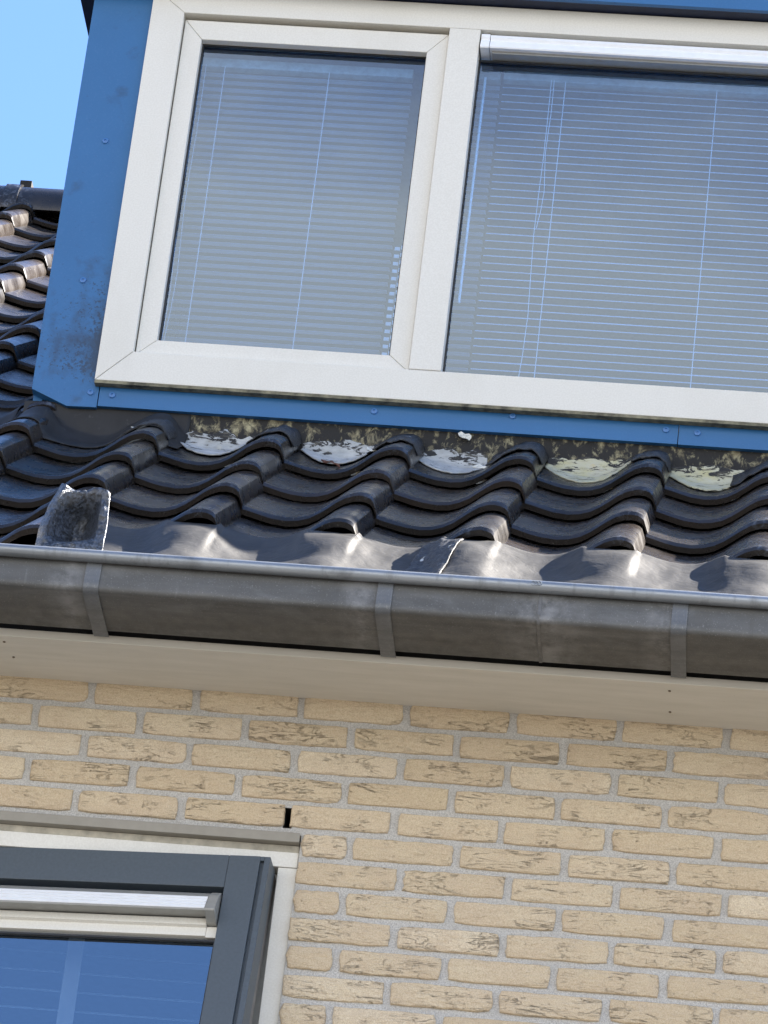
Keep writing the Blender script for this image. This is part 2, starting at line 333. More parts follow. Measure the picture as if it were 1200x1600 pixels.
# reveal of the window opening, as brickwork depth
mo.add([(WX1, ym, -1.75), (WX1, .12, -1.75), (WX1, .12, WZ), (WX1, ym, WZ)], [(0,1,2,3)])
world_child('mortar_bed', mo.mesh('mortar', MORTAR), wall)
wp = MB(); x0, x1, z0, z1 = WEEP
for q in ([(x0,ym,z0),(x0,.09,z0),(x0,.09,z1),(x0,ym,z1)], [(x1,ym,z0),(x1,.09,z0),(x1,.09,z1),(x1,ym,z1)], [(x0,ym,z1),(x1,ym,z1),(x1,.09,z1),(x0,.09,z1)], [(x0,ym,z0),(x1,ym,z0),(x1,.09,z0),(x0,.09,z0)], [(x0,.09,z0),(x1,.09,z0),(x1,.09,z1),(x0,.09,z1)]):
    wp.add(q, [(0,1,2,3)])
world_child('weep_hole', wp.mesh('weep_hole', DARK), wall, label='open dark weep slot in the mortar')
def brick_mesh(L, Hh, seed):
    rg = random.Random(seed); pts = []
    nx, nz = 9, 3; hx, hz = L/2, Hh/2
    def jit(a): return rg.uniform(-a, a)
    for i in range(nx): pts.append([-hx + L*i/(nx-1), -hz])
    for i in range(1, nz+1): pts.append([hx, -hz + Hh*i/(nz+1)])
    for i in range(nx): pts.append([hx - L*i/(nx-1), hz])
    for i in range(1, nz+1): pts.append([-hx, hz - Hh*i/(nz+1)])
    n = len(pts); rough = rg.choice([.0006, .0011, .0016])
    for p in pts:
        cx = abs(p[0]) > hx*.93; cz = abs(p[1]) > hz*.9
        if cx and cz: p[0] *= 1 - .0028/hx*rg.uniform(.1, 1.4); p[1] *= 1 - .0022/hz*rg.uniform(.1, 1.6)
        p[0] += jit(rough*1.6); p[1] += jit(rough)
    bow = rg.uniform(-.0012, .0012)
    m = MB()
    def ring(sc, y, j=0): return [(p[0]-math.copysign(sc, p[0]) * (1 if abs(p[0]) > hx*.8 else abs(p[0])/hx), y + jit(j), p[1]-math.copysign(min(sc, hz), p[1]) * (1 if abs(p[1]) > hz*.6 else abs(p[1])/hz) + bow*(p[0]/hx)**2) for p in pts]
    rs = [ring(0, .014), ring(0, .0025, .0008), ring(.0012, .0004, .0006), ring(.0035, -.0008, .0006)]
    v = [q for r in rs for q in r]; f = []
    for k in range(3):
        for i in range(n): f.append((k*n+i, k*n+(i+1) % n, (k+1)*n+(i+1) % n, (k+1)*n+i))
    b = 3*n; c = len(v)
    # face of the brick: a middle line gives it a little relief
    mid = [(-hx*.75 + 1.5*hx*i/(nx-3), -.0012 + jit(.0009), jit(hz*.2)) for i in range(nx-2)]; v += mid
    f2 = []
    for i in range(nx-3): f2.append((b+i+1, b+i+2, c+i+1, c+i))
    top = nx+nz
    for i in range(nx-3): f2.append((b+top+i+1, b+top+i+2, c+nx-3-i-1, c+nx-3-i))
    rt = [b+nx-2, b+nx-1] + [b+nx+i for i in range(nz)] + [b+top, b+top+1]
    lf = [b+top+nx-2, b+top+nx-1] + [b+top+nx+i for i in range(nz)] + [b, b+1]
    for i in range(len(rt)-1): f2.append((rt[i], rt[i+1], c+nx-3))
    for i in range(len(lf)-1): f2.append((lf[i], lf[i+1], c))
    m.add(v, f + f2); return m.mesh('brick', BRICK, smooth=.9)
BL, BH = .2065, .0492
fulls = [brick_mesh(BL, BH, i) for i in range(14)]
halfs = {}
def put_brick(cx, cz, L):
    if abs(L-BL) < .004: me = random.choice(fulls)
    else:
        k = round(L, 3)
        if k not in halfs: halfs[k] = brick_mesh(L, BH, int(k*1e4))
        me = halfs[k]
    o = link('brick', me, wall)
    o.location = Vector((cx + random.uniform(-.0015, .0015), random.uniform(-.001, .0012), cz + random.uniform(-.001, .001))) - Vector(wall.location)
    o.rotation_euler = (random.uniform(-.012, .012), random.uniform(-.006, .006), random.uniform(-.006, .006) + (math.pi if False else 0))
nb = 0; outer = MB()
for r in range(0, 90):
    cz = rowz(r); off = (0 if r <= 4 else .113) + (.5 if r % 2 == 0 else 0)
    if cz - BH/2 < -5.6: break
    for k in range(-17, 23):
        a = PER*(k+off) + .0078; b = a + BL
        if a < -3.6 or b > 5.2: continue
        if cz < WZ and cz > -1.75:                 # beside the window
            if b < -2.2: pass
            elif a < WX1 - .002:
                if b < WX1 + .06: continue
                if a < WX1: a = WX1 + .0015
        if r == 0 and False: continue
        if -.50 < b and a < 2.02 and r <= 12: put_brick((a+b)/2, cz, b-a); nb += 1
        else:
            outer.box(a, b, 0, .014, cz-BH/2, cz+BH/2)
world_child('brickwork', outer.mesh('brickwork', BRICK), wall, kind='stuff')

# ------------------------------------------------------------------ eaves: soffit board and gutter
sf = empty('soffit_board', (.7, -.1, .03), 'beige painted soffit board with nail heads under the gutter', 'soffit')
world_child('board', MB().prism([(-.2, .026), (.0050, .026), (.0050, .044), (-.2, .044)], -3.6, 5.2).mesh('board', SOFFIT, bevel=.0015), sf)
world_child('fascia_board', MB().prism([(-.186, .045), (-.166, .045), (-.166, .2), (-.186, .2)], -3.6, 5.2).mesh('fascia', DARK), sf)
nail = MB()
nail.tube([(0, 0, .0), (0, 0, -.0016)], .0028, 8)
nme = nail.mesh('nail_head', m_plain('rusty_nail', (.16, .12, .08), .8))
for x, y in ((-.045, -.10), (-.055, -.172), (1.325, -.062), (1.325, -.165)):
    o = link('nail_head', nme, sf); o.location = Vector((x, y, .0258)) - Vector(sf.location)

gut = empty('rain_gutter', (.7, -.31, .04), 'weathered grey zinc box gutter along the eaves', 'gutter')
def arc(cy, cz, r, a0, a1, n): return [(cy + r*math.cos(math.radians(a0+(a1-a0)*i/n)), cz + r*math.sin(math.radians(a0+(a1-a0)*i/n))) for i in range(n+1)]
outerp = [(-.4040, .112), (-.4080, .085), (-.411, .058)] + arc(-.401, .052, .010, 180, 262, 6) + [(-.32, .0405), (-.232, .039)] + [(-.226, .043), (-.225, .16)]
innerp = [(-.228, .16), (-.2285, .0455), (-.32, .0435), (-.40, .0455), (-.4075, .053), (-.4050, .085), (-.4010, .112)]
shell = MB()
loop = outerp + innerp; X0, X1 = -3.6, 5.2
shell.prism(loop, X0, 1.066); 
shell.prism([(y*1.0 - .0012*(1 if i < len(outerp) else 0), z - (.0012 if i < len(outerp) else 0)) for i, (y, z) in enumerate(loop)], 1.063, X1)
world_child('gutter_trough', shell.mesh('gutter_trough', ZINC, smooth=.7), gut)
bead = MB(); ring = arc(-.4155, .1180, .0132, 0, 360, 20)[:-1]
bead.prism(ring, X0, X1); world_child('gutter_bead', bead.mesh('gutter_bead', ZBEAD, smooth=.8), gut)
seam = MB()
sp = [(y - .0022, z) for y, z in outerp[:3]] + [(y, z-.0026) for y, z in outerp[3:-2]]
for i in range(len(sp)-1):
    (a, b), (c, d) = sp[i], sp[i+1]; w0, w1 = .0035, .0035
    seam.add([(1.062-w0, a, b), (1.062+w0, a, b), (1.062+w1, c, d), (1.062-w1, c, d)], [(0,1,2,3)])
world_child('solder_seam', seam.mesh('solder_seam', m_zinc('solder', (.10, .10, .10), (.2, .2, .2), .3, .5)), gut, label='soldered joint between two gutter lengths')
sw = MB()
for k in range(3): sw.tube([(1.046 + k*.006 + .0045*math.cos(t*math.pi/5), -.4282 - .0005*k, .1195 + .0045*math.sin(t*math.pi/5)) for t in range(11)], .0009, 6)
world_child('solder_mark', sw.mesh('solder_mark', ZBEAD), gut)
def strap():
    m = MB(); w = .0155; path = [(-.4085, .108), (-.4150, .060)] + arc(-.401, .052, .0145, 183, 258, 5) + [(-.32, .0365), (-.212, .0345)]
    for s in range(len(path)-1): pass
    ins = [(y+.004, z+.003) for y, z in path]
    m.prism(path + ins[::-1], -w, w); return m.mesh('gutter_bracket', ZSTRAP, smooth=.5, bevel=0)
sme = strap()
for x in (-1.05, -.445, .152, .748, 1.343, 1.95, 2.55, 3.15):
    o = link('gutter_bracket', sme, gut); o.location = Vector((x, 0, 0)) - Vector(gut.location)

# ------------------------------------------------------------------ roof tiles
BETA = math.radians(36.6325); CB, SB = math.cos(BETA), math.sin(BETA)
GA, Y0, Z0, XO, TW = .3380, .88854, 1.04554, -.27891, .300
def W3(X, s, h): return Vector((X, Y0 + s*CB - h*SB, Z0 + s*SB + h*CB))
PR = [(0, -.004), (.06, -.009), (.14, -.0155), (.22, -.0205), (.33, -.0235), (.42, -.021), (.50, -.014), (.575, -.002), (.64, .012), (.70, .0255), (.76, .036), (.82, .0425), (.87, .0445), (.915, .0425), (.948, .0385), (.968, .0330), (1.0, .0060)]
def prof(u):
    u = u % 1.0
    for i in range(len(PR)-1):
        if PR[i][0] <= u <= PR[i+1][0]:
            t = (u-PR[i][0])/(PR[i+1][0]-PR[i][0]); return PR[i][1]*(1-t)+PR[i+1][1]*t
def htile(X, s):
    u = (X-XO)/TW; k = math.floor(s/GA); v = s - k*GA
    return prof(u) - .025*v/GA
def tile_mesh(seed):
    rg = random.Random(seed); m = MB()
    TH = .0195
    us = [(-.05, -.016)] + PR + [(1.0, -.0090)]
    sec = [(.008, -TH-.001), (.0005, -TH), (-.0005, -.0068), (.0072, -.0002), (.0105, .0004), (.016, .0002), (.024, -.0006), (.05, 0), (.12, 0), (.25, 0), (.405, 0)]
    rows = []
    for v, dh in sec:
        row = []
        for j, (u, h) in enumerate(us):
            last = j == len(us)-1
            hh = h + (dh if not last else min(dh, 0)*.15) - .025*v/GA
            w = rg.uniform(-.0005, .0005)
            row.append(((u*TW if not last else TW*.9985) - 0*w, v + .0025*math.sin(u*7+seed) * (1 if v < .03 else 0), hh + w))
        rows.append(row)
    m.grid(rows)
    # underside so the hollow under a roll reads as a thickness
    m.grid([[(u*TW, v, h - TH - .001 - .025*v/GA) for u, h in us[:-1]] for v in (.008, .14)])
    return m.mesh('roof_tile', TILE, smooth=.42)
tmes = [tile_mesh(i) for i in range(6)]
roof = empty('tiled_roof', (.7, Y0, Z0), 'dark anthracite pantile roof slope around the blue dormer', 'roof')
def put_tile(c, r):
    """c: column whose right corner is XO + c*TW ; r: row, 0 just under the dormer, growing downhill"""
    o = link('roof_tile', random.choice(tmes), roof)
    o.location = W3(XO + (c-1)*TW + random.uniform(-.002, .002), -r*GA + random.uniform(-.003, .003), random.uniform(-.001, .001)) - Vector(roof.location)
    o.rotation_euler = (BETA + random.uniform(-.004, .004), random.uniform(-.004, .004), random.uniform(-.005, .005))
ntile = 0
for r in range(0, 5):
    for c in range(-9, 12):
        if r == 4 and c > 1: continue
        put_tile(c, r); ntile += 1
for r in range(-14, 0):
    for c in range(-9, 1):
        put_tile(c, r); ntile += 1
# boarding under the tiles (keeps the attic dark), ridge beyond
YR, ZR = 4.80, 3.95
und = MB()
a, b = W3(0, -4*GA - .05, -.075), W3(0, 15.0*GA, -.075)
for x0, x1 in ((-3.6, -.36), (2.95, 5.2)):
    und.add([(x0, a.y, a.z), (x1, a.y, a.z), (x1, YR+.02, ZR-.06), (x0, YR+.02, ZR-.06)], [(0,1,2,3)])
c_ = W3(0, .27, -.075)
und.add([(-.36, a.y, a.z), (2.95, a.y, a.z), (2.95, c_.y, c_.z), (-.36, c_.y, c_.z)], [(0,1,2,3)])
d_ = W3(0, (3.1-Y0)/CB, -.075)
und.add([(-.36, d_.y, d_.z), (2.95, d_.y, d_.z), (2.95, YR+.02, ZR-.06), (-.36, YR+.02, ZR-.06)], [(0,1,2,3)])
und.add([(-3.6, YR, ZR-.06), (5.2, YR, ZR-.06), (5.2, YR+6.3, -.5), (-3.6, YR+6.3, -.5)], [(0,1,2,3)])
world_child('roof_boarding', und.mesh('roof_boarding', DARK), roof)
rt = MB(); R0 = .115
ring_o = [(YR + R0*math.sin(math.radians(t)), ZR - .035 + R0*math.cos(math.radians(t))) for t in range(-100, 101, 20)]
ring_i = [(YR + (R0-.02)*math.sin(math.radians(t)), ZR - .035 + (R0-.02)*math.cos(math.radians(t))) for t in range(100, -101, -20)]
rt.prism(ring_o + ring_i, .012, .43)
co2 = [(YR + (R0+.008)*math.sin(math.radians(t)), ZR - .035 + (R0+.008)*math.cos(math.radians(t))) for t in range(-100, 101, 20)]
rt.prism(co2 + ring_o[::-1], .0, .05)
rme = rt.mesh('ridge_tile', TILE, smooth=.6)
for k in range(-6, 16):
    o = link('ridge_tile', rme, roof); o.location = Vector((-1.295 + .425*k, 0, random.uniform(-.003, .003))) - Vector(roof.location)
    if k == 0:
        cl = MB().box(-1.262, -1.222, YR-.03, YR+.03, ZR+.078, ZR+.105); world_child('ridge_clip', cl.mesh('ridge_clip', DARK), roof)

# ------------------------------------------------------------------ dormer
YD = 1.13845
dm = empty('roof_dormer', (1.3, YD, 1.28), 'blue clad flat roofed dormer with cream framed windows', 'dormer')
DX0, DX1 = -.3545, 2.95
# left corner board with its cut corner
cb = MB().prism([(-.3545, 1.319), (-.262, 1.2775), (-.1885, 1.2790), (-.1885, 2.4915), (-.3545, 2.4915)], YD - .002, YD + .030, axis='y')
cbm = cb.mesh('corner_board', BLUEST, bevel=.0012)
for v in cbm.vertices: v.co -= Vector((-.3545, YD, 1.2775))
cbo = link('corner_board', cbm, dm); cbo.location = Vector((-.3545, YD, 1.2775)) - Vector(dm.location)
cbo['label'] = 'blue corner board with black mould spots low down'
t1 = world_child('base_trim', MB().box(-.1865, 1.2305, YD-.002, YD+.028, 1.2832, 1.372).mesh('base_trim', BLUE, bevel=.001), dm)
t2 = world_child('base_trim', MB().box(1.2325, DX1, YD-.002, YD+.028, 1.2826, 1.372).mesh('base_trim', BLUE, bevel=.001), dm)
sc = MB(); n = 14
sc.add([(.0085*math.cos(2*math.pi*i/n), 0, .0085*math.sin(2*math.pi*i/n)) for i in range(n)] + [(.0075*math.cos(2*math.pi*i/n), -.0035, .0075*math.sin(2*math.pi*i/n)) for i in range(n)] + [(.0035*math.cos(2*math.pi*i/n), -.0042, .0035*math.sin(2*math.pi*i/n)) for i in range(n)] + [(.0028*math.cos(2*math.pi*i/n), -.0022, .0028*math.sin(2*math.pi*i/n)) for i in range(n)],
       [(k*n+i, k*n+(i+1) % n, (k+1)*n+(i+1) % n, (k+1)*n+i) for k in range(3) for i in range(n)] + [tuple(3*n+i for i in range(n))])
scm = sc.mesh('screw', SCREW, smooth=.6)
for x, z, par in ((-.269, 2.036, cbo), (-.270, 1.631, cbo), (-.208, 1.319, cbo), (-.154, 1.315, t1), (.491, 1.318, t1), (.828, 1.330, t1), (1.201, 1.320, t1), (1.277, 1.317, t2), (1.62, 1.318, t2)):
    o = link('screw', scm, par); o.matrix_parent_inverse = Matrix.Identity(4)
    base = Vector((-.3545, YD, 1.2775)) if par is cbo else Vector((0, 0, 0))
    o.location = Vector((x, YD-.002, z)) - base
# cheeks, roof slab, fascia and soffit
for x0, x1 in ((-.3535, -.33), (DX1-.025, DX1)):
    ck = MB(); ya, yb = YD+.030, 3.05
    zf = lambda y: Z0 + (y-Y0)*math.tan(BETA) - .08
    ck.add([(x, y, z) for x in (x0, x1) for y, z in ((ya, zf(ya)), (yb, zf(yb)), (yb, 2.495), (ya, 2.495))], [(0,1,2,3), (7,6,5,4), (0,4,5,1), (1,5,6,2), (2,6,7,3), (3,7,4,0)])
    world_child('cheek', ck.mesh('cheek', BLUE), dm)
OX0, OX1, OY = -.4065, DX1+.05, 1.075
world_child('roof_soffit', MB().box(OX0+.003, OX1, OY+.004, 3.3, 2.4925, 2.510).mesh('roof_soffit', NAVY), dm)
world_child('roof_fascia', MB().box(OX0, OX1+.01, OY-.012, OY+.002, 2.488, 2.645).mesh('roof_fascia', BLUE, bevel=.001), dm)
world_child('flat_roof', MB().box(OX0+.002, OX1, OY+.004, 3.35, 2.512, 2.64).mesh('flat_roof', DARK), dm)
# window frame members (butt or mitred), front plane proud of the blue sheet
FY = YD - .022
def mitre_frame(x0, x1, z0, z1, wl, wr, wb, wt, ya, yb, names, parent, mat, bev=.002):
    """four members with mitred corners as separate meshes"""
    A = [(x0, z0), (x1, z0), (x1, z1), (x0, z1)]; B = [(x0+wl, z0+wb), (x1-wr, z0+wb), (x1-wr, z1-wt), (x0+wl, z1-wt)]
    g = .0006
    out = []
    for i, nm in enumerate(names):
        j = (i+1) % 4; q = [A[i], A[j], B[j], B[i]]
        cx = sum(p[0] for p in q)/4; cz = sum(p[1] for p in q)/4
        L = max(abs(q[1][0]-q[0][0]), abs(q[1][1]-q[0][1]))
        hor = i % 2 == 0
        q = [(p[0] + ((g if p[0] < cx else -g) if hor else 0), p[1] + (0 if hor else (g if p[1] < cz else -g))) for p in q]
        out.append(world_child(nm, MB().prism(q, ya, yb, axis='y').mesh(nm, mat, bevel=bev), parent))
    return out
fr = world_child('window_frame', MB().box(-.185, DX1-.02, YD+.034, YD+.05, 1.372, 1.38).mesh('window_frame', CREAM), dm)
frames = []
def member(nm, q, ya, yb, axis, par, mat=CREAM, bev=.0022): 
    o = link(nm, MB().prism(q, ya, yb, axis=axis).mesh(nm, mat, bevel=bev), par); return o
FX0, FZ0, FZ1 = -.1998, 1.345, 2.4890
ZI0, ZI1 = 1.4299, 2.4186
# world coords: fr has identity transform relative to world through its parent inverse
member('frame_rail', [(FX0+.0008, FZ0), (DX1-.03, FZ0), (DX1-.03, ZI0), (FX0+.0858, ZI0)], FY, YD+.05, 'y', fr)
member('frame_stile', [(FX0, FZ0+.0008), (FX0+.085, ZI0+.0008), (FX0+.085, ZI1), (FX0, FZ1)], FY, YD+.05, 'y', fr)
member('frame_rail', [(FX0+.0006, FZ1), (DX1-.03, FZ1), (DX1-.03, ZI1), (FX0+.0856, ZI1)], FY, YD+.05, 'y', fr)
member('mullion', [(.5650, ZI0+.0008), (.6437, ZI0+.0008), (.6437, ZI1-.0008), (.5650, ZI1-.0008)], FY-.001, YD+.05, 'y', fr)
member('frame_stile', [(DX1-.12, ZI0+.001), (DX1-.031, ZI0+.001), (DX1-.031, ZI1-.001), (DX1-.12, ZI1-.001)], FY, YD+.05, 'y', fr)
# grime on the lower lip of the bottom rail
world_child('drip_edge', MB().prism([(FY-.001, FZ0-.009), (YD-.003, FZ0-.009), (YD-.003, FZ0-.001), (FY-.001, FZ0-.001)], FX0+.001, DX1-.03).mesh('drip_edge', m_plain('grimy_edge', (.22, .20, .13), .8, 0, .4, 30)), dm)
# opening sash in the left light
SX0, SX1, SZ0, SZ1 = -.112, .5636, ZI0+.001, 2.4080
sash = world_child('window_sash', MB().box(SX0+.06, SX1-.06, FY+.052, FY+.058, SZ0+.03, SZ0+.04).mesh('window_sash', RUBBER), dm)
gx0, gx1, gz0, gz1 = -.0635, .5122, 1.4744, 2.3515
YS = FY + .016
def smember(nm, q): member(nm, q, YS, FY+.055, 'y', sash)
e = .0004
smember('sash_rail', [(SX0+e, SZ0), (SX1-e, SZ0), (gx1-e, gz0), (gx0+e, gz0)])
smember('sash_rail', [(SX0+e, SZ1), (SX1-e, SZ1), (gx1-e, gz1), (gx0+e, gz1)])
smember('sash_stile', [(SX0, SZ0+e), (SX0, SZ1-e), (gx0, gz1-e), (gx0, gz0+e)])
smember('sash_stile', [(SX1, SZ0+e), (SX1, SZ1-e), (gx1, gz1-e), (gx1, gz0+e)])
# gaskets and panes
def gasket(x0, x1, z0, z1, y, par):
    m = MB(); w = .004
    m.box(x0, x1, y-.004, y+.004, z0, z0+w); m.box(x0, x1, y-.004, y+.004, z1-w, z1); m.box(x0, x0+w, y-.004, y+.004, z0+w, z1-w); m.box(x1-w, x1, y-.004, y+.004, z0+w, z1-w)
    link('gasket', m.mesh('gasket', RUBBER), par)
YG = FY + .042
gasket(gx0, gx1, gz0, gz1, YG, sash)
link('window_pane', MB().box(gx0+.001, gx1-.001, YG+.006, YG+.010, gz0+.001, gz1-.001).mesh('window_pane', GLASS), sash)
px0, px1, pz0, pz1 = .6438, DX1-.12, ZI0+.001, ZI1-.001
gasket(px0, px1, pz0, 2.352, YG, fr)
link('window_pane', MB().box(px0+.001, px1-.001, YG+.006, YG+.010, pz0+.001, 2.356).mesh('window_pane', GLASS), fr)
# ventilation grille over the fixed pane
def vent(name, x0, x1, yf, zt, hgt, parent, end=True, mf=None):
    """curved white hood with a stepped end cap; profile in (y,z)"""
    pr = [(yf+.05, zt), (yf+.004, zt), (yf-.012, zt-.006), (yf-.015, zt-.3*hgt), (yf-.011, zt-.45*hgt), (yf-.017, zt-.62*hgt), (yf-.022, zt-.93*hgt), (yf-.020, zt-hgt), (yf+.004, zt-hgt+.002), (yf+.05, zt-hgt+.006)]
    b = world_child(name, MB().prism(pr, x0+.024, x1).mesh(name, VENT, smooth=.5), parent)
    pc = [(y-.0015 if y < yf+.03 else y, z + (.0012 if i < 3 else -.0015 if i > 5 else 0)) for i, (y, z) in enumerate(pr)]
    link('end_cap', MB().prism(pc, x0, x0+.0225).mesh('end_cap', VENT, bevel=.001), b)
    link('vent_slot', MB().box(x0+.03, x1, yf-.004, yf+.04, zt-hgt-.006, zt-hgt+.001).mesh('vent_slot', VENTG), b)
    return b
vent('ventilation_grille', .6475, DX1-.12, FY+.012, 2.4095, .049, dm)
# left-hand light below the grille
# room behind the dormer windows
rm = MB(); rx0, rx1, ry0, ry1, rz0, rz1 = -.32, DX1-.03, YD+.052, YD+2.2, 1.36, 2.487
for q in ([(rx0,ry1,rz0),(rx1,ry1,rz0),(rx1,ry1,rz1),(rx0,ry1,rz1)], [(rx0,ry0,rz1),(rx1,ry0,rz1),(rx1,ry1,rz1),(rx0,ry1,rz1)], [(rx0,ry0,rz0),(rx1,ry0,rz0),(rx1,ry1,rz0),(rx0,ry1,rz0)], [(rx0,ry0,rz0),(rx0,ry1,rz0),(rx0,ry1,rz1),(rx0,ry0,rz1)], [(rx1,ry0,rz0),(rx1,ry1,rz0),(rx1,ry1,rz1),(rx1,ry0,rz1)]):
    rm.add(q, [(0,1,2,3)])
world_child('room_lining', rm.mesh('room_lining', ROOM), dm)

# ------------------------------------------------------------------ venetian blinds
def blind(x0, x1, zt, zb, y, tilt, label, cords, pitch=.0215, hang=None, wand=None, name='venetian_blind', skip=0.0):
    b = empty(name, ((x0+x1)/2, y, zt), label, 'blind')
    world_child('head_rail', MB().box(x0, x1, y-.013, y+.013, zt, zt+.026).mesh('head_rail', m_plain('greenish_rail', (.40, .45, .43), .5), bevel=.002), b)
    c, s_ = math.cos(tilt), math.sin(tilt); w = .0125
    pr = []
    for k in range(5):
        t = -w + 2*w*k/4; cam_ = .0022*(1-(t/w)**2)
        pr.append((t*c - cam_*s_, t*s_ + cam_*c))
    pr2 = [(p[0], p[1]-.0003) for p in pr[::-1]]
    me = MB().prism(pr + pr2, x0, x1).mesh('slat', SLAT)
    n = int((zt - .012 - zb)/pitch)
    for k in range(n):
        o = link('slat', me, b); o.location = Vector((0, y, zt - .018 - pitch*k + random.uniform(-.0004, .0004))) - Vector(b.location)
        o.rotation_euler = (random.uniform(-.03, .03), 0, 0)
    for cx in cords:
        for dy in (-.0145,):
            world_child('ladder_cord', MB().tube([(cx, y+dy, zb), (cx+.0, y+dy, zt)], .0011, 6).mesh('ladder_cord', CORD), b)
    if hang:
        for (hx, hz0) in hang:
            pts = [(hx + .006*math.sin(i*1.3) * (i/8), y-.020, zt - (zt-hz0)*i/8) for i in range(9)]
            world_child('pull_cord', MB().tube(pts, .0009, 6).mesh('pull_cord', CORD), b)
    if wand:
        wx, wz = wand
        wo_ = world_child('tilt_wand', MB().tube([(wx, y-.020, zt-.004), (wx-.001, y-.022, wz)], .0035, 8).mesh('tilt_wand', m_plain('clear_white_wand', (.75, .88, .90), .25)), b)
    return b
YB = YD + .085
lbl = blind(-.105, .475, 2.322, 1.40, YB, math.radians(8), 'venetian blind with broad pale slats behind the smaller left dormer window', (-.0065, .262), hang=((-.055, 1.5), (-.066, 1.42)))
lt = MB()
for k in range(20):
    z = 1.405 + .0215*k; lt.box(.4835, .4965, YB-.016, YB-.0145, z, z+.0095); lt.box(.4990, .5035, YB-.016, YB-.0145, z+.004, z+.0145)
world_child('ladder_tape', lt.mesh('ladder_tape', CORD), lbl)
blind(.705, DX1-.10, 2.335, 1.40, YB, math.radians(29), 'venetian blind with thin edge on slats behind the large right dormer window', (.864, 1.247, 1.8, 2.4), hang=((.828, 1.42), (.835, 1.9)), wand=(.660, 1.672))
blind(.52, .697, 2.335, 1.40, YB+.006, math.radians(8), 'narrow strip of blind with broad slats beside the mullion in the right dormer window', ())

# ------------------------------------------------------------------ flashing under the dormer
def sheet(name, fn, xs, ts, mat, label, cat, thick=.002, group=None):
    rows = [[fn(x, t) for x in xs] for t in ts]
    m = MB().grid(rows); me = m.mesh(name, mat, smooth=1.2)
    o = link(name, me, None, label, cat, group)
    so_ = o.modifiers.new('thick', 'SOLIDIFY'); so_.thickness = thick; so_.offset = 0
    return o
def fr_(a, b, n): return [a + (b-a)*i/n for i in range(n+1)]
def sm(t): t = max(0, min(1, t)); return t*t*(3-2*t)
YF = YD + .012                                   # upright face under the blue trim
def apron(X, t):
    lo = .128 + .012*math.sin(X*23) + .010*noise.noise(Vector((X*9, 3, 0)))
    if X < -.45: lo -= .03*sm((-.45-X)/.1)
    wl = sm((X+.40)/.06)                         # 0 left of the dormer, 1 under it
    hi_s = (YF - Y0)/CB - .01
    if wl < .5: hi_s = .62
    if t <= .7:
        s = lo + (hi_s-lo)*t/.7
        k = .5*(htile(X, s) + htile(X, s-.02)) if s > GA else htile(X, s)
        k = .25*(htile(X-.012, s)+htile(X+.012, s)) + .5*k if t > .06 else k
        h = k + .0035 + .02*sm((t-.42)/.28)*wl*(1-abs(prof((X-XO)/TW)-.0)*8)
        h += .003*noise.noise(Vector((X*14, s*12, 1.7))) * min(1, t*6)
        p = W3(X, s, h)
        if wl > .5 and p.y > YF-.004: p.y = YF-.004
        return p
    p = apron(X, .7); q = (t-.7)/.3
    if wl > .5: return Vector((X, YF-.004 + .003*q, p.z + (1.292-p.z)*q))
    return p + Vector((0, .10*q, .075*q))
XA = fr_(-.96, .045, 90)
sheet('lead_flashing', apron, XA, fr_(0, 1, 30), LEADA, 'intact smooth black lead apron at the dormer\'s left corner', 'flashing')
# second lap of lead, further left, lying over the first
def lap(X, t):
    s = .15 + .55*t + .05*sm((X+.42)/.2)*0; 
    return W3(X, s, .5*htile(X, s) + .25*htile(X-.02, s) + .25*htile(X+.02, s-.02) + .0085 + .003*noise.noise(Vector((X*12, s*10, 5))))
sheet('lead_flashing', lambda X, t: lap(X + .05*t*sm((X+.8)/.4), t), fr_(-.96, -.40, 50), fr_(0, 1, 20), LEADA, 'second lap of black lead overlapping the apron by the left edge', 'flashing')
# upright backing board: peeling coating, plus trim shade painted into its black
bk = MB().box(-.02, DX1, YF, YF+.012, 1.16, 1.297)
link('backing_board', bk.mesh('backing_board', BACK), None, 'stained upright board with flaking black coating and painted-in shade under the blue trim', 'board')
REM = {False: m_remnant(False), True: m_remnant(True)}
def remnant(col, yellow, label, u0=.03, u1=.64, low=.125, seed=0, tip=.11):
    """crescent of old coating left in a tile trough, coved up against the upright"""
    rg = random.Random(seed); n = 60; rows = []; base = XO + (col-1)*TW
    hs = (YF - Y0)/CB
    for j in range(13):
        t = j/12; row = []
        for i in range(n+1):
            q = i/n; u = u0 + (u1-u0)*q; X = base + u*TW
            e_ = abs(2*q-1)**2.2
            lo = low + tip*e_ + .016*noise.noise(Vector((X*22, seed, 0))) + .012*noise.noise(Vector((X*60, seed, 4)))
            s = lo + (hs-lo)*min(1, t/.62)
            h = htile(X, s) + .004 + .0035*noise.noise(Vector((X*30, s*30, seed)))*min(1, t*8)
            p = W3(X, s, h)
            if t > .45:
                k = sm((t-.45)/.55); top = 1.238 + .016*noise.noise(Vector((X*26, seed, 9))) - .012*abs(2*q-1)
                p.z = p.z + max(0, (top-p.z))*k**1.5
            p.y = min(p.y, YF-.003)
            row.append(p)
        rows.append(row)
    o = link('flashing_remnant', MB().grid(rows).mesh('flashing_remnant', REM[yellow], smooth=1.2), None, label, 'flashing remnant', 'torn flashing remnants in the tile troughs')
    m_ = o.modifiers.new('thick', 'SOLIDIFY'); m_.thickness = .003; m_.offset = 1
    return o
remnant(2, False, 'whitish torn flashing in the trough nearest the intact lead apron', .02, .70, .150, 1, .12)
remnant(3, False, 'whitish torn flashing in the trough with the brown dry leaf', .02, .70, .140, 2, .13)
remnant(4, False, 'short broken grey flashing with an angular right end in the middle trough', .0, .52, .130, 3, .07)
